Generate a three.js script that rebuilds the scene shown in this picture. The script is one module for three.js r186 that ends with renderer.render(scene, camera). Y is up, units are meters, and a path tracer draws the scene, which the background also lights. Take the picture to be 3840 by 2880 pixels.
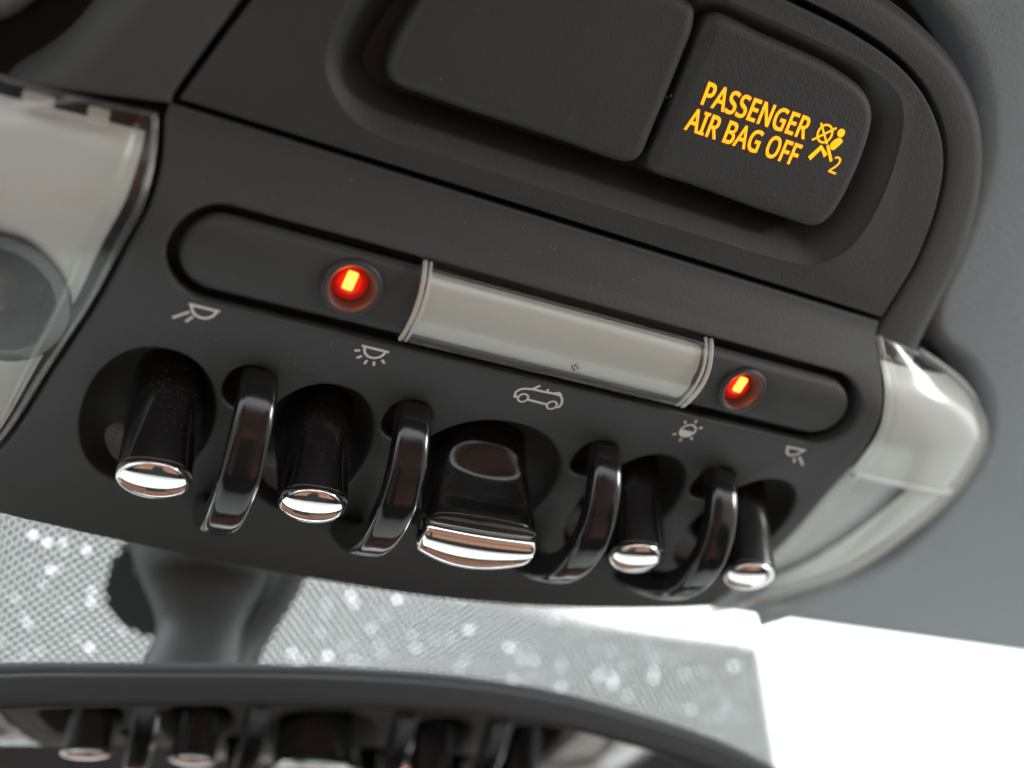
import * as THREE from 'three';
import { FontLoader } from 'three/addons/loaders/FontLoader.js';
import { TextGeometry } from 'three/addons/geometries/TextGeometry.js';
import { RoundedBoxGeometry } from 'three/addons/geometries/RoundedBoxGeometry.js';
import { TessellateModifier } from 'three/addons/modifiers/TessellateModifier.js';
import { mergeGeometries, toCreasedNormals, mergeVertices } from 'three/addons/utils/BufferGeometryUtils.js';

// ------------------------------------------------------------------ camera, sky, exposure
const V3 = THREE.Vector3, V2 = THREE.Vector2;
const scene = new THREE.Scene();
const TILT = THREE.MathUtils.degToRad(38);                    // the console face leans 38 degrees out of the horizontal
const AX = new V3(1, 0, 0), AY = new V3(0, Math.sin(TILT), Math.cos(TILT)), AN = new V3(0, -Math.cos(TILT), Math.sin(TILT));
const camera = new THREE.PerspectiveCamera(43.11, 4 / 3, 0.004, 60);
camera.position.set(-0.08072, -0.09873, 0.15585);
camera.up.set(-0.2068, 0.8696, 0.4484);
camera.lookAt(-0.08072 + 0.3861, -0.09873 + 0.4936, 0.15585 - 0.7792);
camera.focus = 0.192;
camera.userData.fStop = 5.9;

const SKY = 1.0;
{
  const w = 128, h = 64, d = new Float32Array(w * h * 4);
  for (let j = 0; j < h; j++) for (let i = 0; i < w; i++) {
    const el = ((j + 0.5) / h - 0.5) * Math.PI, k = (j * w + i) * 4;   // row 0 is the nadir
    const up = THREE.MathUtils.smoothstep(el, -0.06, 0.05);
    const cl = 1 + 0.08 * Math.sin(i * 0.35 + 2 * Math.sin(j * 0.4)) * Math.cos(el);
    const s = SKY * (0.85 + 0.25 * Math.max(0, Math.sin(el))) * cl, g = 0.26;
    d[k] = g * 0.98 * (1 - up) + s * 0.97 * up; d[k + 1] = g * (1 - up) + s * up; d[k + 2] = g * 0.97 * (1 - up) + s * 1.03 * up; d[k + 3] = 1;
  }
  const t = new THREE.DataTexture(d, w, h, THREE.RGBAFormat, THREE.FloatType);
  t.mapping = THREE.EquirectangularReflectionMapping; t.minFilter = t.magFilter = THREE.LinearFilter; t.needsUpdate = true;
  scene.background = t; scene.environment = t;
}
{ // soft overcast brightness from the passenger side window
  const sun = new THREE.DirectionalLight(new THREE.Color().setRGB(1, 0.98, 0.94), 0.55);
  sun.name = 'overcast_sun'; sun.position.set(1.0, 0.14, 0.75); sun.castShadow = true; sun.shadow.radius = 26;
  sun.shadow.camera.left = sun.shadow.camera.bottom = -0.5; sun.shadow.camera.right = sun.shadow.camera.top = 0.5; sun.shadow.mapSize.set(2048, 2048);
  scene.add(sun, sun.target);
}
const renderer = new THREE.WebGLRenderer({ antialias: true });
renderer.toneMapping = THREE.LinearToneMapping;
renderer.toneMappingExposure = 3.7;
renderer.shadowMap.enabled = true;

// ------------------------------------------------------------------ random, textures, materials
let seed = 77123;
const rnd = () => { seed = (seed * 1664525 + 1013904223) >>> 0; return seed / 4294967296; };
function noiseField(n, cells, s0) {                           // tileable value noise
  const g = new Float32Array(cells * cells); let s = s0;
  for (let i = 0; i < g.length; i++) { s = (s * 1664525 + 1013904223) >>> 0; g[i] = s / 4294967296; }
  const out = new Float32Array(n * n);
  for (let y = 0; y < n; y++) for (let x = 0; x < n; x++) {
    const fx = x / n * cells, fy = y / n * cells, x0 = fx | 0, y0 = fy | 0;
    let tx = fx - x0, ty = fy - y0; tx = tx * tx * (3 - 2 * tx); ty = ty * ty * (3 - 2 * ty);
    const a = g[(y0 % cells) * cells + x0 % cells], b = g[(y0 % cells) * cells + (x0 + 1) % cells];
    const c = g[((y0 + 1) % cells) * cells + x0 % cells], e = g[((y0 + 1) % cells) * cells + (x0 + 1) % cells];
    out[y * n + x] = (a * (1 - tx) + b * tx) * (1 - ty) + (c * (1 - tx) + e * tx) * ty;
  }
  return out;
}
function tex(n, f, srgb) {
  const d = new Uint8Array(n * n * 4);
  for (let i = 0; i < n * n; i++) { const c = f(i, i % n, (i / n) | 0); for (let k = 0; k < 3; k++) d[i * 4 + k] = Math.max(0, Math.min(255, (Array.isArray(c) ? c[k] : c) * 255)); d[i * 4 + 3] = 255; }
  const t = new THREE.DataTexture(d, n, n); t.wrapS = t.wrapT = THREE.RepeatWrapping; t.magFilter = THREE.LinearFilter; t.minFilter = THREE.LinearMipmapLinearFilter; t.generateMipmaps = true;
  if (srgb) t.colorSpace = THREE.SRGBColorSpace; t.needsUpdate = true; return t;
}
const nA = noiseField(512, 40, 11), nB = noiseField(512, 74, 23), nC = noiseField(512, 150, 37), nD = noiseField(512, 7, 51);
const grainTex = tex(512, (i) => { const r = Math.abs(nA[i] - 0.5) * 1.5 + Math.abs(nB[i] - 0.5) * 0.9; return Math.min(1, r) * 0.85 + nC[i] * 0.15; });   // pebbled moulding grain, tile 20 mm
const mottle = tex(512, (i) => { const k = 0.93 + 0.07 * nD[i] + 0.03 * (nC[i] - 0.5); return [k, k, k]; });
const fabricTex = tex(512, (i, x, y) => 0.2 * nC[i] + 0.3 * nB[i] + 0.4 * Math.abs(nA[i] - 0.5) * 2 + 0.1 * (0.5 + 0.5 * Math.sin(x * 0.55) * Math.sin(y * 0.55)));
const dustRough = tex(512, (i) => 0.35 + 0.65 * Math.min(1, 0.35 + 0.5 * nD[i] + 0.3 * nC[i]));
const TILE = 1 / 20;                                          // uv per millimetre

const std = (o) => new THREE.MeshPhysicalMaterial(o);
const lin = (r, g, b) => new THREE.Color().setRGB(r, g, b);
const M = {
  panel: std({ color: lin(0.029, 0.0325, 0.0325), roughness: 0.62, bumpMap: grainTex, bumpScale: 0.000035, map: mottle }),
  insert: std({ color: lin(0.029, 0.0315, 0.0305), roughness: 0.6, bumpMap: grainTex, bumpScale: 0.00006, map: mottle }),
  frame: std({ color: lin(0.045, 0.048, 0.046), roughness: 0.6, bumpMap: grainTex, bumpScale: 0.00006, map: mottle }),
  smooth: std({ color: lin(0.03, 0.03, 0.03), roughness: 0.5 }),
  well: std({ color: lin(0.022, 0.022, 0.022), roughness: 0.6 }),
  gloss: std({ color: lin(0.009, 0.009, 0.009), roughness: 0.15, roughnessMap: dustRough }),
  chrome: std({ color: lin(0.86, 0.86, 0.85), roughness: 0.035, metalness: 1 }),
  print: std({ color: lin(0.62, 0.61, 0.57), roughness: 0.7 }),
  amber: std({ color: lin(0.5, 0.2, 0.01), roughness: 0.5, emissive: lin(1, 0.46, 0.0), emissiveIntensity: 0.33 }),
  amberEdge: std({ color: lin(0.2, 0.05, 0.005), roughness: 0.5, emissive: lin(1, 0.16, 0.0), emissiveIntensity: 0.13 }),
  clear: std({ color: lin(0.96, 0.97, 0.95), roughness: 0.16, transmission: 1, thickness: 0, ior: 1.5, side: THREE.DoubleSide }),
  frosted: std({ color: lin(0.9, 0.88, 0.84), roughness: 0.5, transmission: 0.75, thickness: 0, ior: 1.5, side: THREE.DoubleSide }),
  diffuser: std({ color: lin(0.46, 0.475, 0.455), roughness: 0.4 }),
  reflector: std({ color: lin(0.5, 0.52, 0.515), roughness: 0.5, metalness: 0.05 }),
  lampDark: std({ color: lin(0.06, 0.065, 0.07), roughness: 0.22, metalness: 0.3 }),
  dash: std({ color: lin(0.55, 0.56, 0.55), roughness: 0.6 }),
  ledRed: std({ color: lin(0.5, 0.02, 0.015), roughness: 0.25, emissive: lin(1, 0.015, 0.01), emissiveIntensity: 0.06 }),
  ledHot: std({ color: lin(0.8, 0.3, 0.05), roughness: 0.4, emissive: lin(1, 0.33, 0.03), emissiveIntensity: 1.1 }),
  headliner: std({ color: lin(0.31, 0.365, 0.395), roughness: 0.95, bumpMap: fabricTex, bumpScale: 0.0006 }),
  mirrorBody: std({ color: lin(0.013, 0.0135, 0.014), roughness: 0.68, specularIntensity: 0.6 }),
  stalk: std({ color: lin(0.018, 0.019, 0.018), roughness: 0.45 }),
  housing: std({ color: lin(0.33, 0.345, 0.36), roughness: 0.32, metalness: 0.15 }),
  mirrorGlass: std({ color: lin(0.72, 0.73, 0.73), roughness: 0.01, metalness: 1 }),
  dust: std({ color: lin(0.35, 0.34, 0.31), roughness: 1 }),
  dirt: std({ color: lin(0.16, 0.09, 0.05), roughness: 0.9 }),
  glass: std({ color: lin(0.97, 0.99, 0.97), roughness: 0, transmission: 1, thickness: 0, ior: 1.5, side: THREE.DoubleSide }),
  tan: std({ color: lin(0.3, 0.145, 0.085), roughness: 0.5 }),
  dark: std({ color: lin(0.03, 0.03, 0.032), roughness: 0.7 }),
  cloth: std({ color: lin(0.05, 0.05, 0.055), roughness: 0.9 }),
};

// ------------------------------------------------------------------ helpers (console lengths in millimetres)
const taken = {};
const numbered = (n) => { const k = taken[n] = (taken[n] ?? -1) + 1; return k ? n + '_' + String(k).padStart(3, '0') : n; };
function obj(name, geo, mat, parent, label) {                 // geo in mm -> one named mesh in metres
  const g = geo.clone ? geo.clone() : geo; g.scale(0.001, 0.001, 0.001);
  const m = new THREE.Mesh(g, mat); m.name = parent === scene ? numbered(name) : name; m.castShadow = m.receiveShadow = true;
  if (label) m.userData.label = label;
  parent.add(m); return m;
}
function tag(o, label, category, group, kind) { o.userData = { label, category }; if (group) o.userData.group = group; if (kind) o.userData.kind = kind; return o; }
function thing(name, label, category, group) { const o = new THREE.Group(); o.name = numbered(name); scene.add(o); return tag(o, label, category, group); }
function planarUV(g, k = TILE) { const p = g.attributes.position, u = new Float32Array(p.count * 2); for (let i = 0; i < p.count; i++) { u[2 * i] = p.getX(i) * k; u[2 * i + 1] = (p.getY(i) + 0.6 * p.getZ(i)) * k; } g.setAttribute('uv', new THREE.BufferAttribute(u, 2)); return g; }
// the console face: a ridge along the lamp strip, falling towards the windscreen
function h0(v) { if (v >= 35) return 0; if (v >= 15) { const t = (v - 15) / 20; return 8 * (1 - t * t * (3 - 2 * t)); } const d = 15 - v; return 8 - 0.42 * (Math.sqrt(d * d + 64) - 8); }
const dh0 = (v) => (h0(v + 0.05) - h0(v - 0.05)) / 0.1;
function warp(g) {
  const p = g.attributes.position, n = g.attributes.normal;
  for (let i = 0; i < p.count; i++) {
    const v = p.getY(i); p.setZ(i, p.getZ(i) + h0(v));
    if (n) { const s = new V3(n.getX(i), n.getY(i) - dh0(v) * n.getZ(i), n.getZ(i)).normalize(); n.setXYZ(i, s.x, s.y, s.z); }
  }
  return g;
}
const curve = (pts, n, closed = false) => new THREE.CatmullRomCurve3(pts.map(([x, y, z = 0]) => new V3(x, y, z)), closed, 'centripetal').getPoints(n);
const flat = (pts) => pts.map((p) => new V2(p.x, p.y));
const ellipse = (cx, cy, rx, ry, n = 72, pw = 2) => Array.from({ length: n }, (_, i) => { const a = i / n * Math.PI * 2, c = Math.cos(a), s = Math.sin(a); return new V2(cx + rx * Math.sign(c) * Math.abs(c) ** (2 / pw), cy + ry * Math.sign(s) * Math.abs(s) ** (2 / pw)); });
const stadium = (x0, x1, cy, r, n = 24) => { const o = []; for (let i = 0; i <= n; i++) { const a = -Math.PI / 2 + Math.PI * i / n; o.push(new V2(x1 + r * Math.cos(a), cy + r * Math.sin(a))); } for (let i = 0; i <= n; i++) { const a = Math.PI / 2 + Math.PI * i / n; o.push(new V2(x0 + r * Math.cos(a), cy + r * Math.sin(a))); } return o; };
function plate(outline, holes, z0, z1, bevel, seg = 4, edge = 3, doWarp = true, bevelZ = bevel) {   // a bevelled plate between z0 and z1
  const s = new THREE.Shape(outline); for (const h of holes) s.holes.push(new THREE.Path(h));
  let g = new THREE.ExtrudeGeometry(s, { depth: z1 - z0 - 2 * bevelZ, bevelEnabled: true, bevelThickness: bevelZ, bevelSize: bevel, bevelOffset: -bevel, bevelSegments: seg, curveSegments: 12 });
  g.translate(0, 0, z0 + bevelZ);
  g = toCreasedNormals(g, 0.65);
  if (edge) g = new TessellateModifier(edge, 10).modify(g);
  if (doWarp) warp(g);
  return planarUV(g);
}
function loft(rings, closed = true, capA = false, capB = false) {   // rings: arrays of V3 of equal length
  const n = rings[0].length, pos = [], idx = [];
  for (const r of rings) for (const p of r) pos.push(p.x, p.y, p.z);
  const m = closed ? n : n - 1;
  for (let j = 0; j + 1 < rings.length; j++) for (let i = 0; i < m; i++) { const a = j * n + i, b = j * n + (i + 1) % n, c = a + n, d = b + n; idx.push(a, b, d, a, d, c); }
  const cap = (j, flip) => { const c = new V3(); for (const p of rings[j]) c.add(p); c.multiplyScalar(1 / n); const k = pos.length / 3; pos.push(c.x, c.y, c.z); for (let i = 0; i < m; i++) { const a = j * n + i, b = j * n + (i + 1) % n; flip ? idx.push(k, b, a) : idx.push(k, a, b); } };
  if (capA) cap(0, true); if (capB) cap(rings.length - 1, false);
  const g = new THREE.BufferGeometry(); g.setAttribute('position', new THREE.Float32BufferAttribute(pos, 3)); g.setIndex(idx); g.computeVertexNormals(); return planarUV(g);
}
const crease = (g, a = 0.7) => planarUV(toCreasedNormals(g.index ? g.toNonIndexed() : g, a));
function ribbon(pts, w, closed = false, th = 0.1) {            // a flat printed stroke with a little thickness
  const P = pts.map(([x, y]) => new V2(x, y)), n = P.length, L = [], R = [];
  for (let i = 0; i < n; i++) {
    const a = P[closed ? (i + n - 1) % n : Math.max(0, i - 1)], b = P[closed ? (i + 1) % n : Math.min(n - 1, i + 1)];
    const t = b.clone().sub(a).normalize(), m = new V2(-t.y, t.x).multiplyScalar(w / 2);
    L.push(P[i].clone().add(m)); R.push(P[i].clone().sub(m));
  }
  const ring = (i) => [new V3(L[i].x, L[i].y, 0), new V3(L[i].x, L[i].y, th), new V3(R[i].x, R[i].y, th), new V3(R[i].x, R[i].y, 0)];
  const rings = P.map((_, i) => ring(i)); if (closed) rings.push(ring(0));
  return crease(loft(rings, true, !closed, !closed), 0.5);
}
function disc(cx, cy, rx, ry, th = 0.1) { const g = new THREE.ExtrudeGeometry(new THREE.Shape(ellipse(cx, cy, rx, ry, 40)), { depth: th, bevelEnabled: false }); return planarUV(g); }
const join = (list) => mergeGeometries(list.map((g) => { const q = g.index ? g.toNonIndexed() : g.clone(); for (const k of Object.keys(q.attributes)) if (!['position', 'normal', 'uv'].includes(k)) q.deleteAttribute(k); return q; }));
const lift = (g, z) => { g.translate(0, 0, z); return warp(g); };

// ------------------------------------------------------------------ the setting: roof lining round the console
const frameOuter = curve([[-104, 30], [-97.5, 38], [-92, 49], [-84, 64], [-74, 78], [-58, 90], [-40, 95], [0, 97], [40, 96.5], [58, 93.5], [70, 89], [80, 82], [88, 71], [93, 58], [94, 45], [95, 27]], 96);
{
  // the lining is cut out round the console; the cut-out opens towards the windscreen
  const cut = curve([[98, -56], [100.5, -54.6], [106, -51.8], [115, -45.5], [125, -38], [134, -28], [141, -12], [143, 6], [137, 18], [124, 27], [108, 32.5], [103, 40], [102, 50], [101, 60], [97, 75], [89, 87], [78, 96], [62, 102], [42, 105.5], [0, 106], [-38, 104], [-60, 99], [-78, 88], [-90, 72], [-96, 55], [-101, 46], [-107, 37], [-122, 31], [-140, 14], [-144, -10], [-136, -32], [-120, -48], [-113, -56]], 240);
  const outer = [new V2(430, -56), new V2(430, 150), new V2(-430, 150), new V2(-430, -56), ...flat(cut).reverse()];
  const g = plate(outer, [], -30, -15, 4, 6, 14, false);
  const o = obj('headliner', g, M.headliner, scene); o.quaternion.setFromRotationMatrix(new THREE.Matrix4().makeBasis(AX, AY, AN));
  o.userData = { kind: 'structure', label: 'blue grey roof lining around the console' };
  const backer = obj('roof_frame', planarUV(new THREE.BoxGeometry(860, 206, 3).translate(0, 46, -33)), M.dark, scene); backer.quaternion.copy(o.quaternion); backer.userData = { kind: 'structure' };
  const trim = obj('header_trim', planarUV(new RoundedBoxGeometry(860, 26, 13, 4, 4).translate(0, -46.4, -25.7)), M.headliner, scene); trim.quaternion.copy(o.quaternion); trim.userData = { kind: 'structure' };
  const roof = obj('roof', new THREE.BoxGeometry(1240, 12, 720).translate(0, 118, 450), M.cloth, scene); roof.userData = { kind: 'structure' };
}

// ------------------------------------------------------------------ the overhead console
const con = thing('overhead_console', 'dark grey roof console with black toggle switches and chrome tips', 'roof console');
con.quaternion.setFromRotationMatrix(new THREE.Matrix4().makeBasis(AX, AY, AN));

const bottomEdge = [[-104, -56.4], [-94, -60.3], [-82, -62.4], [-65, -64.8], [-44, -67.3], [-21, -69], [2.7, -69.7], [28, -68.8], [54, -65.4], [74, -61.2], [84.7, -58.2]];
const leftInner = [[-79.4, 31.6], [-78.6, 28], [-78.2, 23.4], [-78.6, 17.5], [-80.4, 10], [-82.6, 0], [-87.6, -18], [-93.3, -38.5], [-99, -50]];
const rightInner = [[86.6, -52], [87.3, -36.5], [87, -23.7], [85, -7], [84.4, 2], [82.7, 11.7], [80.5, 20.2], [79, 25.6], [76.4, 31.4]];
const wells = [[-70, 12], [-38, 11.8], [0, 18], [38, 11.8], [70, 12]], WV = -26.6, WH = 18.6;
const guards = [-53, -22.2, 22.2, 53], sockets = [-54, -22, 22, 54];
{
  const outline = [...flat(curve(leftInner, 40)), ...flat(curve(bottomEdge, 60)), ...flat(curve(rightInner, 40)), new V2(76.2, 34.4), new V2(-79.2, 34.4)];
  const holes = [stadium(-65.8, 67.2, 13, 8.9).reverse()];
  for (const [u, r] of wells) holes.push(ellipse(u, WV, r, WH, 90, 2.15).reverse());
  for (const u of sockets) holes.push(ellipse(u, -13.4, 4.7, 5.7, 48, 2.3).reverse());
  obj('control_panel', plate(outline, holes, -9, 0, 0.7, 4, 3), M.panel, con, 'dark grained switch panel with five oval wells');
}
// bowls that the switches sit in, sockets of the guard hoops
function bowl(cx, cy, rx, ry, depth, pw) {
  const rings = [];
  for (let k = 0; k <= 12; k++) { const a = k / 12 * Math.PI / 2, c = Math.cos(a) ** 0.8, z = -0.9 - depth * Math.sin(a); rings.push(ellipse(cx, cy, Math.max(0.01, rx * c), Math.max(0.01, ry * c), 72, pw).map((p) => new V3(p.x, p.y, z))); }
  const g = loft(rings.reverse()); return planarUV(warp(g));
}
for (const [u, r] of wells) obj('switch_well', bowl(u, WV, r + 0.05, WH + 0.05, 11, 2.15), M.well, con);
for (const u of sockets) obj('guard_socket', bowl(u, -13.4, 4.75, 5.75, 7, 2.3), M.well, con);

// pillow strip with the lamps
{
  const strip = plate(stadium(-65.8, 67.0, 13, 7.0), [ellipse(-42.6, 13.4, 3.8, 3.8, 40).reverse(), ellipse(44.6, 12.6, 3.8, 3.8, 40).reverse()], -8, -1.4, 1.6, 6, 2.5);
  obj('lamp_strip', strip, M.panel, con, 'rounded strip holding two red lights and a clear lens');
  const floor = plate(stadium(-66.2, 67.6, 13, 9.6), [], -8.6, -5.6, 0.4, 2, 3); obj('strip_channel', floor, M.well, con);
}
{ // clear lens in the middle of the strip: a grey diffuser under a bowed clear cover
  const prof = (v0, v1, bow, inset, ridge = 0, n = 44) => Array.from({ length: n + 1 }, (_, i) => { const t = i / n, v = v0 + (v1 - v0) * t; return [v, h0(v) + bow * Math.sin(Math.PI * t) ** 0.75 - inset + ridge * (0.5 * Math.abs((t * 3.2) % 1 - 0.5) + 0.35 * Math.sin(t * 9))]; });
  const body = (u0, u1, v0, v1, bow, inset, base, ridge) => { const top = prof(v0, v1, bow, inset, ridge), rings = []; for (const u of [u0, u1]) rings.push([...top.map(([v, h]) => new V3(u, v, h)), new V3(u, v1, h0(v1) - base), new V3(u, v0, h0(v0) - base)]); return crease(loft(rings, true, true, true), 0.6); };
  obj('lens_diffuser', body(-29.4, 30.6, 7.4, 19.6, 1.8, 1.0, 6, 0.9), M.diffuser, con);
  const cover = obj('lens_cover', body(-31.2, 32.8, 5.9, 21.6, 2.0, 0.0, 5), M.clear, con, 'clear bowed lens in the middle of the lamp strip');
  const onCover = (t) => { const v = 5.9 + 15.7 * t; return [v, h0(v) + 2 * Math.sin(Math.PI * t) ** 0.75]; };
  for (const [u, w] of [[-31.0, 0.42], [-29.9, 0.3], [32.6, 0.42], [31.2, 0.3]]) obj('lens_rim', planarUV(new THREE.TubeGeometry(new THREE.CatmullRomCurve3(Array.from({ length: 18 }, (_, k) => { const [v, h] = onCover(k / 17); return new V3(u, v, h - 0.1); })), 40, w, 8)), M.frosted, cover);
  for (const t of [0.02, 0.1, 0.93]) { const [v, h] = onCover(t); obj('lens_rim', planarUV(new THREE.TubeGeometry(new THREE.LineCurve3(new V3(-31, v, h), new V3(32.6, v, h)), 2, 0.4, 8)), M.clear, cover); }
  const rs = (() => { let q = 5; return () => (q = (q * 16807) % 2147483647) / 2147483647; })();
  const specks = []; for (let i = 0; i < 16; i++) { const u = 3.2 + 3.2 * rs(), v = 8.5 + 1.9 * rs(), t = (v - 5.9) / 15.7, g = disc(u, v, 0.09 + 0.16 * rs(), 0.08 + 0.1 * rs(), 0.02); g.translate(0, 0, h0(v) + 2 * Math.sin(Math.PI * t) ** 0.75 + 0.02); specks.push(g); }
  obj('dirt_spot', join(specks), M.dirt, cover, 'small brown speckled dirt spot on the lens');
}
// the two small red lights
for (const [u, v] of [[-42.6, 13.4], [44.6, 12.6]]) {
  const ring = (r, z) => ellipse(u, v, r, r, 48).map((p) => new V3(p.x, p.y, h0(v) + (p.y - v) * dh0(v) + z));
  const bez = obj('light_bezel', crease(loft([ring(5.6, -2.2), ring(5.5, -0.9), ring(5.0, -0.5), ring(4.5, -0.6), ring(4.1, -1.1), ring(3.8, -2.2), ring(3.2, -4.4)]), 0.9), M.smooth, con);
  const lens = [ring(3.3, -4.2), ring(3.15, -3.6), ring(2.5, -2.9), ring(1.4, -2.5), ring(0.02, -2.4)];
  obj('red_lens', loft(lens), M.ledRed, bez, 'glowing red lens');
  const bar = new RoundedBoxGeometry(2.0, 3.6, 0.8, 3, 0.4); bar.rotateZ(-0.1); bar.rotateX(Math.atan(dh0(v))); bar.translate(u - 0.6, v + 1.1, h0(v) - 1.75);
  obj('light_element', bar, M.ledHot, bez, 'bright orange glowing bar');
  const p = new THREE.PointLight(lin(1, 0.12, 0.03), 0.00002, 0.4); p.position.set((u - 0.6) * 0.001, (v + 0.9) * 0.001, (h0(v) - 0.95) * 0.001); p.name = 'red_glow'; p.castShadow = true; p.shadow.radius = 0.02; con.add(p);
}

// upper insert with its dished opening and the two covers
{
  const grooveOut = [...flat(curve([[-77.9, 35.5], [-74.2, 45.2], [-70.6, 54.3], [-66, 65], [-59, 76], [-47, 83], [-30, 86], [0, 87], [20, 87], [39, 86.4], [52.3, 84.3], [62.6, 80], [71, 73], [75.6, 63.8], [77.8, 50.4], [77.2, 42], [76.3, 35.4]], 90))];
  const dish = [...flat(curve([[-58, 52], [-57.2, 47.5], [-54.8, 44], [-51, 41], [-46, 39.2], [-28, 39], [-4, 39.3], [23, 39.7], [46, 40.2], [53.6, 41.4], [59.3, 46], [62, 53], [62, 64], [59, 75], [55, 79.8], [47, 82.3], [34.7, 83.2], [10, 83.5], [-20, 83], [-38, 81], [-50, 74], [-56, 62]], 170, true))]; dish.pop();
  obj('insert_panel', plate(grooveOut, [dish.slice().reverse()], -6, 0, 0.7, 4, 6, false), M.insert, con, 'rounded dark insert panel around the two covers');
  // dish walls sweep down to the floor under the covers
  const dn = dish.length, DS = THREE.ShapeUtils.area(dish) > 0 ? 1 : -1;
  const ringAt = (k, z) => dish.map((p, i) => { const a = dish[(i + dn - 3) % dn], b = dish[(i + 3) % dn], t = b.clone().sub(a).normalize(); return new V3(p.x - t.y * k * DS, p.y + t.x * k * DS, z); });
  const rings = []; for (let k = 0; k <= 10; k++) { const t = k / 10; rings.push(ringAt(0.2 + 7.6 * t, -0.45 - 8.5 * (1 - Math.cos(t * Math.PI / 2)) * 0.35 - 8.5 * 0.65 * t)); } rings.push(ringAt(8.5, -9.6));
  obj('dish', loft(rings.reverse()), M.insert, con, 'sloping dished surround of the covers');
  const backing = new THREE.BoxGeometry(150, 56, 1.5); backing.translate(2, 61, -11); obj('backing_plate', planarUV(backing), M.dark, con);
  const left = flat(curve([[-45.2, 61], [-46.4, 55], [-46.2, 51], [-44.4, 49.2], [-38, 48.9], [-13, 49.2], [3.6, 49.6], [5.2, 51.4], [5.5, 56], [5.7, 70], [5.5, 76.5], [4.2, 79.4], [1, 80.3], [-6, 80.4], [-20, 80.2], [-34, 78], [-41, 72]], 110, true)); left.pop();
  const right = flat(curve([[7.1, 70], [6.9, 56], [6.7, 51.6], [8, 49.5], [18, 49.3], [42, 49.1], [49.6, 49.6], [51.8, 51.8], [52.9, 56], [52.9, 66], [51, 74], [47, 77.6], [37, 79.7], [20, 80.1], [8.4, 80], [7.2, 78]], 110, true)); right.pop();
  obj('blank_cover', plate(left, [], -9, 0.4, 2.6, 7, 6, false, 2.2), M.insert, con, 'plain dark cover without lettering');
  const ind = obj('airbag_indicator', plate(right, [], -9, 0.4, 2.6, 7, 6, false, 2.2), M.insert, con, 'dark cover with glowing amber airbag lettering');
  const fontR = await new FontLoader().loadAsync('fonts/droid/droid_sans_regular.typeface.json');
  const put = (str, u, v, w, h, turn, fat, z) => {             // rounded strokes, set to the measured width and height
    const make = (b) => new TextGeometry(str, { font: fontR, size: 4, depth: 0.03, curveSegments: 6, bevelEnabled: b > 0, bevelThickness: 0.04, bevelSize: b, bevelSegments: 2 });
    const ref = make(0.14); ref.computeBoundingBox(); const b = ref.boundingBox, g = make(fat);
    g.translate(-b.min.x, -b.min.y, 0); g.scale(w / (b.max.x - b.min.x), h / (b.max.y - b.min.y), 1); g.rotateZ(turn); g.translate(u, v, z); return g;
  };
  for (const [str, u, v, w, turn] of [['PASSENGER', 12.3, 64.0, 25.0, 0.033], ['AIR BAG OFF', 11.0, 58.65, 26.7, 0.028]]) {
    obj('lettering', put(str, u, v, w, 4.5, turn, 0.1, 0.5), M.amber, ind, 'glowing amber words ' + str);
    obj('lettering_edge', put(str, u, v, w, 4.5, turn, 0.21, 0.44), M.amberEdge, ind);
  }
  const L = (pts, w, c) => lift2(ribbon(pts, w, c, 0.12)); const lift2 = (g) => { g.translate(0, 0, 0.42); return g; };
  const rr = 1.75, cpts = Array.from({ length: 28 }, (_, i) => [41.2 + rr * 0.95 * Math.cos(i / 28 * 6.2832), 67.4 + rr * Math.sin(i / 28 * 6.2832)]);
  const torso = new THREE.ExtrudeGeometry(new THREE.Shape(flat(curve([[45.0, 67.7], [45.9, 67.3], [45.6, 66.4], [44.7, 65.1], [44.2, 65.0], [43.5, 66.0], [44.2, 67.2]], 30, true))), { depth: 0.12, bevelEnabled: false });
  obj('airbag_symbol', join([L(cpts, 0.42, true), L([[39.3, 69.0], [42.7, 65.7]], 0.4), L([[39.0, 65.4], [43.2, 69.2]], 0.4), lift2(disc(44.75, 68.65, 0.85, 0.85, 0.12)), lift2(planarUV(torso)), L([[40.2, 61.9], [41.75, 64.75], [43.6, 63.5]], 0.95), L([[43.0, 65.5], [45.4, 62.9]], 0.6)]), M.amber, ind, 'glowing symbol of a seated figure and a crossed out airbag');
  { const g = new TextGeometry('2', { font: fontR, size: 4, depth: 0.12, curveSegments: 6, bevelEnabled: false }); g.computeBoundingBox(); const b = g.boundingBox; g.translate(-b.min.x, -b.min.y, 0); g.scale(1.9 / (b.max.x - b.min.x), 3.5 / (b.max.y - b.min.y), 1); g.translate(45.8, 60.75, 0.42); obj('numeral', g, M.amber, ind, 'glowing amber figure 2'); }
  // outer frame: flat shoulder, then a round fall to the roof lining
  const inn = curve([[-79, 34.6], [-78.9, 36], [-75.5, 45.4], [-71.9, 54.8], [-67.2, 65.8], [-60, 77.2], [-47.6, 84.4], [-30, 87.4], [0, 88.4], [20, 88.4], [39.3, 87.8], [53, 85.6], [63.6, 81.2], [72.2, 73.8], [77, 64.2], [79.2, 50.4], [78.4, 41], [77, 30.5]], 95).map((p) => p);
  const out = frameOuter.map((p) => p).slice(0, inn.length);
  const at = (t, z) => inn.map((p, i) => { const q = out[Math.min(out.length - 1, Math.round(i / (inn.length - 1) * (out.length - 1)))]; return new V3(p.x + (q.x - p.x) * t, p.y + (q.y - p.y) * t, z); });
  const rr2 = [at(0, -7), at(0, -0.5), at(0.02, -0.15), at(0.05, 0), at(0.3, 0.1), at(0.5, 0)];
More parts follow.
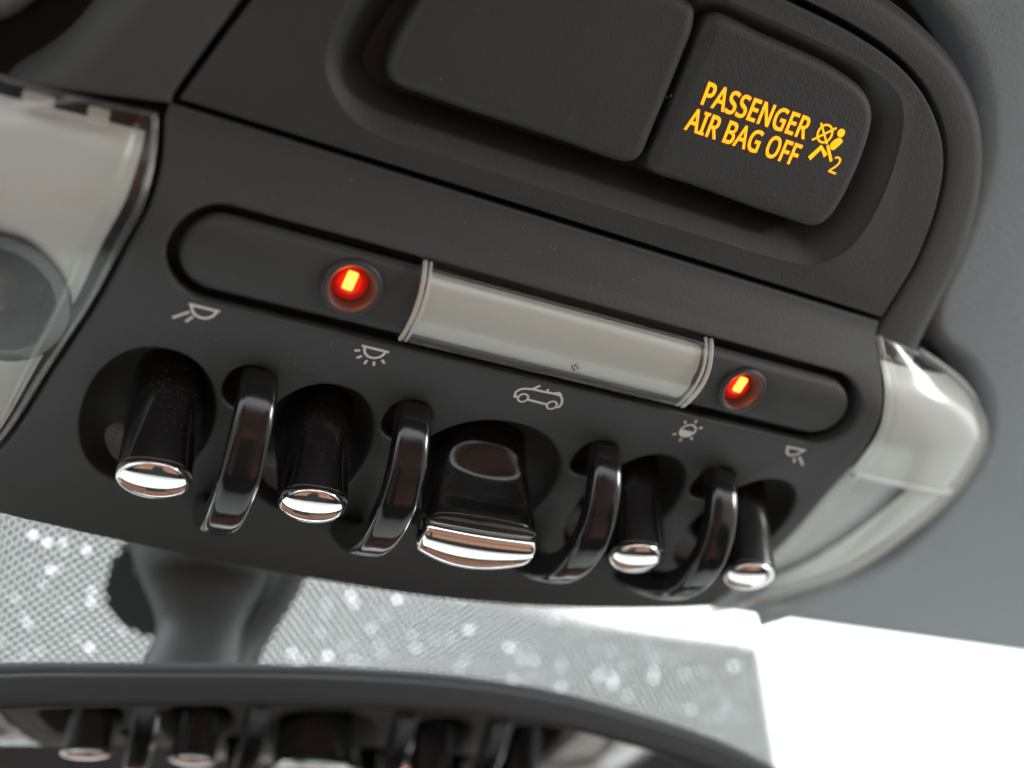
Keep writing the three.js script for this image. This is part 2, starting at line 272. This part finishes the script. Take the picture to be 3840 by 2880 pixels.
  for (let k = 1; k <= 9; k++) { const a = k / 9 * Math.PI / 2; rr2.push(at(0.5 + 0.5 * Math.sin(a), -9 * (1 - Math.cos(a)))); } rr2.push(at(1.02, -22));
  obj('outer_frame', crease(loft(rr2.reverse(), false), 0.8), M.frame, con, 'rounded outer frame of the console');
}

// symbols printed on the panel
{
  const arc = (cx, cy, r, a0, a1, n = 18, ry = r) => Array.from({ length: n + 1 }, (_, i) => { const a = a0 + (a1 - a0) * i / n; return [cx + r * Math.cos(a), cy + ry * Math.sin(a)]; });
  const w = 0.5, R = (p, c, ww = w) => ribbon(p, ww, c, 0.08);
  const sym = (label, list) => obj('symbol', lift(join(list), 0.02), M.print, con, label);
  sym('white symbol of a lamp with two rays to the left', [R([[-68.8, 2.9], [-63.5, 2.8]]), R(arc(-66.15, 2.75, 2.1, Math.PI, 2 * Math.PI)), R([[-70.8, -0.7], [-68.4, 1.3]]), R([[-68.5, -0.9], [-67.6, 0.5]])]);
  sym('white symbol of a lamp with five rays', [R([[-37.3, 2.6], [-31.9, 2.5]]), R(arc(-34.6, 2.4, 2.0, Math.PI, 2 * Math.PI)), ...[3.45, 3.95, 4.5, 5.0, 5.55].map((a) => { const c = Math.cos(a), s = Math.sin(a); return R([[-34.6 + 2.75 * c, 2.3 + 2.75 * s], [-34.6 + 3.8 * c, 2.3 + 3.8 * s]]); })]);
  const wheel = (x, y) => R(arc(x, y, 1.05, 0, 2 * Math.PI - 0.22, 27), true, 0.4);
  sym('white symbol of an open top car', [R([[-3.9, -1.2], [-3.1, -1.0]]), R([[-3.7, -1.1], [-4.0, 0.0], [-3.6, 0.8], [-2.8, 1.3], [-1.1, 1.65], [1.7, 1.65], [4.1, 1.75], [5.3, 1.7], [6.2, 0.9], [6.7, -0.3], [6.6, -1.3], [6.1, -1.4]]), R([[-1.1, 1.6], [0.1, 2.9]]), R([[2.3, 1.5], [2.1, 2.5]]), R([[3.9, 1.8], [4.7, 2.15], [5.5, 1.8]], false, 0.6), R([[-0.75, -1.15], [3.8, -1.3]]), wheel(-1.85, -1.0), wheel(4.9, -1.2)]);
  const half = new THREE.Shape(); half.absarc(37.8, 0.1, 1.65, Math.PI * 1.0, Math.PI * 2.0); half.closePath();
  sym('white symbol of a half filled sun', [R(arc(37.8, 0.1, 1.75, 0, 2 * Math.PI - 0.2, 29), true, 0.4), planarUV(new THREE.ExtrudeGeometry(half, { depth: 0.08, bevelEnabled: false })), ...[0.55, 1.5, 2.35, 3.75, 4.7, 5.6].map((a) => { const c = Math.cos(a), s = Math.sin(a); return R([[37.8 + 2.5 * c, 0.1 + 2.5 * s], [37.8 + 3.25 * c, 0.1 + 3.25 * s]]); })]);
  sym('white symbol of a lamp with two rays to the right', [R([[63.7, 1.9], [69.1, 2.0]]), R(arc(66.4, 1.8, 2.0, Math.PI, 2 * Math.PI)), R([[68.0, -0.8], [69.0, -1.9]]), R([[69.0, -0.1], [71.7, -2.2]])]);
}

{ // dust specks lying on the plastic
  const list = []; const q = () => { const t = new THREE.TetrahedronGeometry(0.06 + 0.1 * rnd() ** 3, 0); t.scale(1, 0.5 + rnd(), 0.4); t.rotateZ(rnd() * 6); return t; };
  for (let i = 0; i < 150; i++) { const u = -74 + 148 * rnd(), v = rnd() < 0.6 ? -58 + 62 * rnd() : 23 + 9 * rnd(); if (wells.some(([x, a]) => Math.hypot((u - x) / (a + 1), (v - WV) / (WH + 1)) < 1) || sockets.some((x) => Math.hypot(u - x, v + 13.4) < 7)) continue; const t = q(); t.translate(u, v, h0(v) + 0.04); list.push(t); }
  for (let i = 0; i < 50; i++) { const t = q(); t.translate(-44 + 94 * rnd(), 52 + 26 * rnd(), 0.44); list.push(t); }
  const d = obj('dust', join(list.map((t) => planarUV(t))), M.dust, con); d.userData.kind = 'stuff';
}
// guard hoops
{
  const path = curve([[0, -9.4, -7], [0, -9.8, -1.5], [0, -11.2, 2.6], [0, -14.8, 6.2], [0, -20, 9.0], [0, -26.4, 10.2], [0, -32.6, 8.6], [0, -37.8, 4.8], [0, -41.9, -0.6], [0, -45.2, -7], [0, -48, -14], [0, -50, -24]], 72);
  const rings = path.map((p, i) => {
    const t = path[Math.min(path.length - 1, i + 1)].clone().sub(path[Math.max(0, i - 1)]).normalize(), n = new V3(0, t.z, -t.y).multiplyScalar(-1);   // outward normal in the v-h plane
    const k = i / (path.length - 1), wd = 3.3 + 0.5 * Math.sin(Math.PI * k), th = 2.4 + 1.0 * THREE.MathUtils.smoothstep(k, 0.3, 0.75);
    return ellipse(0, 0, wd, th, 48, 3.6).map((e) => new V3(e.x, p.y + n.y * e.y, p.z + n.z * e.y));
  });
  const g = loft(rings);
  const labels = ['leftmost', 'second from the left', 'second from the right', 'rightmost'];
  guards.forEach((u, i) => { const m = obj('guard_hoop', g, M.gloss, con, 'glossy black guard hoop, ' + labels[i]); m.position.x = u * 0.001; });
}
// toggle switches: a flared rocker with a chrome tip
{
  const slope = Math.atan(dh0(WV));
  const lever = (W, T) => { const rings = []; for (let k = 0; k <= 24; k++) { const n = -9 + 22.6 * k / 24; rings.push(ellipse(0, 0, W(n), T(n), 56, 2.9).map((e) => new V3(e.x, e.y, n))); } return loft(rings, true, false, true); };
  const ss = THREE.MathUtils.smoothstep;
  const small = lever((n) => 7.0 - 0.35 * ss(n, -4, 7), (n) => 4.6 + 8.6 * (13.6 - n) / 22.6);
  const tip = new THREE.SphereGeometry(1, 64, 40); tip.scale(6.6, 5.2, 2.0); tip.translate(0, 0, 13.7);
  const wide = lever((n) => 11.2 + 1.5 * ss(n, -4, 13), (n) => 3.9 + 8.8 * (13.6 - n) / 22.6);
  { const p = wide.attributes.position; for (let i = 0; i < p.count; i++) { const x = p.getX(i), y = p.getY(i), n = p.getZ(i); if (y > 0) p.setY(i, y - 2.6 * Math.max(0, 1 - (x / 10.5) ** 2) * ss(n, -3, 3) * (1 - ss(n, 8, 12.5))); } wide.computeVertexNormals(); }   // thumb scoop
  const bar = (() => { const rings = []; for (let k = 0; k <= 40; k++) { const x = -13.1 + 26.2 * k / 40, e = Math.abs(x) / 13.1, f = e > 0.9 ? Math.sqrt(Math.max(0.05, 1 - ((e - 0.9) / 0.105) ** 2)) * 0.3 + 0.7 : 1, hh = 3.9 + 1.9 * (1 - e * e); rings.push(ellipse(0, 0, hh * f, 3.6 * f, 48, 2.5).map((q) => new V3(x, q.x + 3.4 - hh - 1.9, 13.4 + q.y + 0.9 * (1 - e * e)))); } return crease(loft(rings, true, true, true), 0.8); })();
  const spot = [-67.2, -37.1, -0.8, 38, 69.7];
  const names = ['small black toggle switch at the left end', 'small black toggle switch under the lamp symbol', 'wide black toggle switch in the middle with a chrome bar', 'small black toggle switch under the sun symbol', 'small black toggle switch at the right end'];
  wells.forEach(([u], i) => {
    const m = obj('toggle_switch', i === 2 ? wide : small, M.gloss, con, names[i]);
    m.position.set(spot[i] * 0.001, WV * 0.001, h0(WV) * 0.001); m.rotation.x = slope;
    obj('chrome_tip', i === 2 ? bar : tip, M.chrome, m);
    const bits = []; for (let k = 0; k < (i < 3 ? 170 : 70); k++) { const n = -5 + 13 * rnd() ** 1.6, w = i === 2 ? 9 : 5.2, x = w * (2 * rnd() - 1), t = new THREE.TetrahedronGeometry(0.03 + 0.05 * rnd(), 0); t.rotateX(rnd() * 6); t.translate(x, (i === 2 ? 3.9 + 8.8 * (13.6 - n) / 22.6 : 4.6 + 8.6 * (13.6 - n) / 22.6) * (1 - Math.abs(x / (i === 2 ? 12 : 6.9)) ** 2.9) ** 0.345 - (i === 2 ? 2.6 * Math.max(0, 1 - (x / 10.5) ** 2) * ss(n, -3, 3) * (1 - ss(n, 8, 12.5)) : 0) + 0.01, n); bits.push(planarUV(t)); }
    const d = obj('dust', join(bits), M.dust, m); d.userData.kind = 'stuff';
  });
}
// reading lamps at both ends: clear cover over a pale reflector
{
  const N = 60;
  const inR = curve([[76.9, 31.3, 0.5], [79.8, 25.5, 3.6], [81.4, 20, 6.6], [83.6, 11.7, 7.8], [85.3, 1.8, 4.9], [85.9, -7, 1.5], [88, -23.7, -5.2], [88, -36.5, -10.5], [87, -50, -16], [85.2, -58, -19.4]], N);
  const outR = curve([[99, 29, -9], [112.4, 25.8, -9], [122.6, 21.6, -9], [130.4, 15.2, -9], [133.9, 7.5, -9], [134, -5, -10], [128.5, -21, -12], [120, -36, -14], [110, -46, -17], [99, -53, -18.5], [86, -60, -20]], N);
  const inL = curve([[-80.6, 32, 0.4], [-79.8, 28.4, 2], [-79.4, 23.6, 4.8], [-79.8, 17.8, 7.6], [-81.6, 10.5, 7.5], [-83.8, 0, 4.2], [-88.8, -18, -2.9], [-94.5, -38.5, -11.4], [-99.5, -49, -15.5], [-103.5, -55, -18]], N);
  const outL = curve([[-109, 29.6, -9], [-120, 26, -9], [-128, 21, -9], [-134, 14, -9], [-137, 6, -9], [-137, -6, -10], [-132, -22, -12], [-125, -37, -14], [-118, -47, -17], [-111, -53, -18.5], [-105, -56, -19]], N);
  const sheet = (A, B, bulge, drop, grow, K = 18, t0 = 0, t1 = 1, i0 = 0, i1 = N, cut = null) => {
    const rings = [];
    for (let k = 0; k <= K; k++) { const t = t0 + (t1 - t0) * k / K, r = []; for (let i = i0; i <= i1; i++) { const a = A[i], b = B[i]; const h = a.z + (b.z - a.z) * (1 - Math.sqrt(1 - t * t * 0.999)) * 1 + bulge * Math.sin(Math.PI * t); r.push(new V3(a.x + (b.x - a.x) * t * grow, a.y + (b.y - a.y) * t * grow, h - drop)); } rings.push(r); }
    const g = loft(rings, false); if (!cut) return g;
    const ix = g.index.array, p = g.attributes.position, keep = [];
    for (let q = 0; q < ix.length; q += 3) { let x = 0, y = 0; for (let e = 0; e < 3; e++) { x += p.getX(ix[q + e]) / 3; y += p.getY(ix[q + e]) / 3; } if (Math.hypot((x - cut[0]) / cut[2], (y - cut[1]) / cut[3]) > 1) keep.push(ix[q], ix[q + 1], ix[q + 2]); }
    g.setIndex(keep); g.computeVertexNormals(); return g;
  };
  for (const [A, B, side] of [[inL, outL, 'left'], [inR, outR, 'right']]) {
    const c = obj('lamp_cover', crease(sheet(A, B, 1.2, 0, 1), 0.9), M.clear, con, 'clear lamp cover at the ' + side + ' end of the console');
    const edge = new THREE.TubeGeometry(new THREE.CatmullRomCurve3(A.map((p) => new V3(p.x + (side === 'left' ? -0.35 : 0.35), p.y, p.z + 0.1))), 90, 0.55, 8); obj('cover_edge', planarUV(edge), M.clear, c);
    const top = new THREE.TubeGeometry(new THREE.CatmullRomCurve3(Array.from({ length: 12 }, (_, k) => { const t = k / 11, a = A[0], b = B[0]; return new V3(a.x + (b.x - a.x) * t, a.y + (b.y - a.y) * t, a.z + (b.z - a.z) * (1 - Math.sqrt(1 - t * t * 0.999)) + 1.2 * Math.sin(Math.PI * t)); })), 30, 0.5, 8); obj('cover_edge', planarUV(top), M.clear, c);
    const left = side === 'left', cut = left ? [-98.4, -6.5, 10.4, 11.9] : null;
    obj('reflector', crease(sheet(A, B, -1.2, 2.6, 0.97, 60, 0.05, 1, 6, left ? N : 30, cut), 0.9), M.reflector, c, 'pale reflector behind the clear cover');
    if (!left) {
      obj('lamp_housing', crease(sheet(A, B, -1.6, 4.2, 0.97, 40, 0.04, 0.6, 29, N), 0.9), M.housing, c, 'grey lamp housing behind the clear cover');
      obj('side_reflector', crease(sheet(A, B, -1.2, 3.0, 0.98, 24, 0.56, 1, 29, N), 0.9), M.reflector, c);
      const step = new THREE.TubeGeometry(new THREE.CatmullRomCurve3(Array.from({ length: 14 }, (_, k) => { const t = 0.08 + 0.88 * k / 13, a = A[30], b = B[30]; return new V3(a.x + (b.x - a.x) * t, a.y + (b.y - a.y) * t, a.z + (b.z - a.z) * (1 - Math.sqrt(1 - t * t)) - 1.2 * Math.sin(Math.PI * t) - 2.6); })), 40, 0.9, 10); obj('step_rib', planarUV(step), M.reflector, c);
    }
    const rimB = new THREE.TubeGeometry(new THREE.CatmullRomCurve3(B.map((p) => p.clone())), 90, 0.9, 8); obj('cover_edge', planarUV(rimB), M.frosted, c);
    obj('rim_wall', crease(sheet(A, B, 0.2, 5.5, 1, 6, 0, 0.09), 0.9), M.panel, c);
    const lip = new THREE.TubeGeometry(new THREE.CatmullRomCurve3(A.slice(4).map((p, i) => { const b = B[i + 4]; return new V3(p.x + (b.x - p.x) * 0.09, p.y + (b.y - p.y) * 0.09, p.z - 1.2); })), 90, 0.6, 8); obj('inner_rib', planarUV(lip), M.clear, c);
    for (const [t, w] of left ? [[0.3, 3.2], [0.62, 4.6]] : [[0.5, 4]]) { const a = A[0], b = B[0], clip = new RoundedBoxGeometry(w, 2.6, 1.2, 2, 0.3); clip.rotateZ(left ? 0.05 : -0.08); clip.translate(a.x + (b.x - a.x) * t, a.y + (b.y - a.y) * t - 2.2, a.z + (b.z - a.z) * (1 - Math.sqrt(1 - t * t)) + 0.4); obj('cover_clip', planarUV(clip), M.frosted, c); }
    if (left) {
      const ring = (r, z) => ellipse(cut[0], cut[1], r, r * 1.15, 56).map((p) => new V3(p.x, p.y, z + 0.36 * (p.y - cut[1]) + 0.05 * (p.x - cut[0])));
      obj('bulb_well', crease(loft([ring(11.9, -1.6), ring(11.3, -0.5), ring(9.2, -0.5), ring(8.7, -2.2), ring(8.2, -7), ring(6, -11), ring(0.05, -12)].reverse()), 0.8), M.lampDark, c, 'dark round bulb opening');
      const bulb = new THREE.SphereGeometry(3.4, 32, 20); bulb.scale(1, 1.3, 1); bulb.translate(cut[0] - 1, cut[1] - 1, -7); obj('bulb', planarUV(bulb), M.clear, c);
    }
  }
}

// ------------------------------------------------------------------ rear view mirror
{
  const mir = thing('rear_view_mirror', 'dark rear view mirror below the console reflecting the toggle switches', 'mirror');
  const n = new V3(-0.0334, 0.1643, 0.9858).normalize(), xd = new V3(0.9994, 0.0055, 0.033).normalize(), yd = new V3().crossVectors(n, xd);
  mir.quaternion.setFromRotationMatrix(new THREE.Matrix4().makeBasis(xd, yd, n)); mir.position.set(-0.00423, -0.0438, -0.0856);
  const pts = [[3, 7.6], [27.6, 7.7], [55, 5.8], [83.6, 0.8], [105.8, -4.4], [120.5, -9.6], [131.5, -14.6], [140, -23], [143, -35], [141, -47], [131, -56], [108, -62], [60, -66], [15, -67], [-30, -66], [-80, -63], [-110, -57], [-124, -48], [-129, -36], [-127, -22], [-119, -10], [-104, -2.6], [-83, 1.5], [-54.2, 4.1], [-21.8, 6.5]];
  const outline = flat(curve(pts, 260, true)); outline.pop();
  const inset = (d) => { const m = outline.length; return outline.map((p, i) => { const a = outline[(i + m - 2) % m], b = outline[(i + 2) % m], t = b.clone().sub(a).normalize(); return new V2(p.x + t.y * d * 1, p.y - t.x * d * 1); }); };
  const sgn = THREE.ShapeUtils.area(outline) > 0 ? -1 : 1, ins = (d) => inset(d * sgn);
  obj('housing', plate(outline, [], -22, -2.2, 3.2, 6, 0, false, 5), M.mirrorBody, mir);
  obj('bezel', plate(ins(5), [ins(12.8).reverse()], -4, 1.0, 1.5, 5, 0, false), M.mirrorBody, mir);
  obj('mirror_glass', plate(ins(12.4), [], -3, 0, 0.3, 2, 0, false), M.mirrorGlass, mir, 'mirror glass showing the switches');
}
{ // stalk from the windscreen to the back of the mirror
  const st = thing('mirror_mount', 'dark tapered mirror stalk under the console in front of the dotted windscreen', 'mirror mount');
  const secs = [[-42, 6, -172, 14, 12], [-44, 5, -140, 17, 14], [-44.5, -1, -118, 19, 14], [-41.7, -9.0, -123.3, 17.7, 9], [-40.2, -18.1, -125.6, 13.1, 9], [-39.8, -23.8, -126.1, 11.6, 9], [-40.5, -30.6, -126.1, 12.5, 9], [-41.5, -40.9, -125.6, 14.1, 9], [-42.0, -54.9, -124.6, 13.5, 9]];
  const C = curve(secs.map((s) => s.slice(0, 3)), 40), Rr = curve(secs.map((s) => [s[3], s[4], 0]), 40);
  obj('stalk', loft(C.map((c, i) => ellipse(0, 0, Rr[i].x, Rr[i].y, 48, 2.3).map((e) => new V3(c.x + e.x, c.y, c.z + e.y))), true, true, true), M.stalk, st);
  const tube = new THREE.TubeGeometry(new THREE.CatmullRomCurve3([new V3(-12.6, 9.3, -131.3), new V3(-18.3, -5.6, -133.5), new V3(-25.2, -20.4, -134.7), new V3(-30.3, -35.2, -133.5), new V3(-32.3, -49.2, -133.5)]), 40, 7, 16); obj('cable_cover', planarUV(tube), M.stalk, st);
  const pad = new THREE.ExtrudeGeometry(new THREE.Shape(ellipse(0, 0, 21, 19, 60, 2.2)), { depth: 2, bevelEnabled: true, bevelSize: 1, bevelThickness: 1, bevelSegments: 3 });
  pad.rotateX(Math.PI / 4); pad.translate(-42, 8.5 - 2.5, -181.5 + 2.5); obj('mount_pad', planarUV(pad), M.mirrorBody, st);
}

// ------------------------------------------------------------------ windscreen
{
  const ws = thing('windscreen', 'bright windscreen with a printed dot band behind the mirror', 'windscreen');
  ws.position.set(0, 0, -0.190); ws.rotation.x = Math.PI / 4;               // local -y runs down the glass, +z faces the cabin
  // local frame: y up the glass (towards the roof), so b millimetres down the glass is y = -b
  obj('glass', new THREE.BoxGeometry(1300, 700, 4).translate(0, -290, -4.5), M.glass, ws);
  const W = 2048, H = 1024, w = 195, h = 97.5, b0 = -40, pitch = 2.4, px = W / w;
  const drops = []; for (let i = 0; i < 300; i++) drops.push([-115 + rnd() * 350, -26 + rnd() * 75, 0.4 + 0.62 * rnd() ** 2.6, 0.85 + 0.3 * rnd()]);
  const printed = std({ color: lin(0.03, 0.03, 0.03), roughness: 0.6, transparent: true, side: THREE.DoubleSide });
  for (const x0 of [-140, 55]) {
    const dat = new Uint8Array(W * H * 4), near = drops.filter(([dx]) => dx > x0 - 3 && dx < x0 + w + 3);
    for (let j = 0; j < H; j++) for (let i = 0; i < W; i++) {
      const x = x0 + i / px, b = b0 + (H - 1 - j) / px, k = (j * W + i) * 4;
      const a = (x + b) / Math.SQRT2 / pitch, c = (x - b) / Math.SQRT2 / pitch, fa = a - Math.round(a), fc = c - Math.round(c);
      const edge = 216 + b * 0.63 - x, light = THREE.MathUtils.smoothstep(x, 75, 165);   // right border of the printed field; the band under the roof edge thins out to the right
      let rad = 0.21;
      if (edge < 5) rad += (5 - edge) * 0.09;
      if (b < -13) rad += light * Math.min(0.5, (-13 - b) * 0.1);
      const hole = Math.hypot(fa, fc) < rad || (edge < -1 && b > -26);
      dat[k] = dat[k + 1] = dat[k + 2] = hole ? 0 : 255; dat[k + 3] = 255;
    }
    for (const [dx, db, dr, q] of near) {                                     // clear spots where the print has worn away
      const ci = (dx - x0) * px, cj = H - 1 - (db - b0) * px, R = Math.ceil(dr * px * 1.3);
      for (let j = Math.max(0, Math.floor(cj - R)); j <= Math.min(H - 1, cj + R); j++) for (let i = Math.max(0, Math.floor(ci - R)); i <= Math.min(W - 1, ci + R); i++) if (Math.hypot((i - ci) * q, (j - cj) / q) < dr * px) { const k = (j * W + i) * 4; dat[k] = dat[k + 1] = dat[k + 2] = 0; }
    }
    const t = new THREE.DataTexture(dat, W, H); t.magFilter = THREE.LinearFilter; t.minFilter = THREE.LinearFilter; t.needsUpdate = true;
    const m = printed.clone(); m.alphaMap = t;
    const g = new THREE.PlaneGeometry(w, h); g.translate(x0 + w / 2, -b0 - h / 2, 0);
    obj('dot_print', g, m, ws, 'dark printed dot pattern on the glass');
  }
}

// ------------------------------------------------------------------ cabin behind the camera, seen in the chrome
{
  for (const [x, side] of [[-0.36, 'driver'], [0.36, 'passenger']]) {
    const s = thing('front_seat', 'tan leather front seat on the ' + side + ' side', 'car seat', 'front seats'); s.position.set(x, -0.95, 0.6);
    obj('cushion', new RoundedBoxGeometry(500, 150, 520, 4, 60).translate(0, 260, -120), M.tan, s);
    const back = new RoundedBoxGeometry(490, 620, 130, 4, 60); back.rotateX(0.25); back.translate(0, 590, 170); obj('backrest', back, M.tan, s);
    const head = new RoundedBoxGeometry(260, 180, 100, 4, 45); head.rotateX(0.2); head.translate(0, 860, 240); obj('headrest', head, M.tan, s);
  }
  const b = thing('rear_bench', 'tan leather rear bench', 'car seat'); b.position.set(0, -0.95, 1.35);
  obj('cushion', new RoundedBoxGeometry(1100, 150, 420, 4, 60).translate(0, 300, -120), M.tan, b);
  obj('backrest', new RoundedBoxGeometry(1100, 560, 130, 4, 60).translate(0, 600, 120), M.tan, b);
  for (const [x, side] of [[-0.68, 'driver'], [0.68, 'passenger']]) {
    const d = thing('car_door', 'dark door below the open window on the ' + side + ' side', 'car door', 'car doors'); d.position.set(x, -0.95, 0.45);
    obj('door_panel', new RoundedBoxGeometry(70, 560, 1500, 3, 25).translate(0, 280, 0), M.dark, d);
  }
  const dash = thing('dashboard', 'pale grey dashboard below the windscreen', 'dashboard'); dash.position.set(0, -0.95, -0.37);
  obj('dash_body', new RoundedBoxGeometry(1300, 540, 640, 4, 80).translate(0, 260, 0), M.dash, dash);
  const fl = obj('cabin_floor', new THREE.BoxGeometry(1400, 20, 2800).translate(0, -960, 450), M.cloth, scene); fl.userData = { kind: 'structure' };
}

renderer.render(scene, camera);
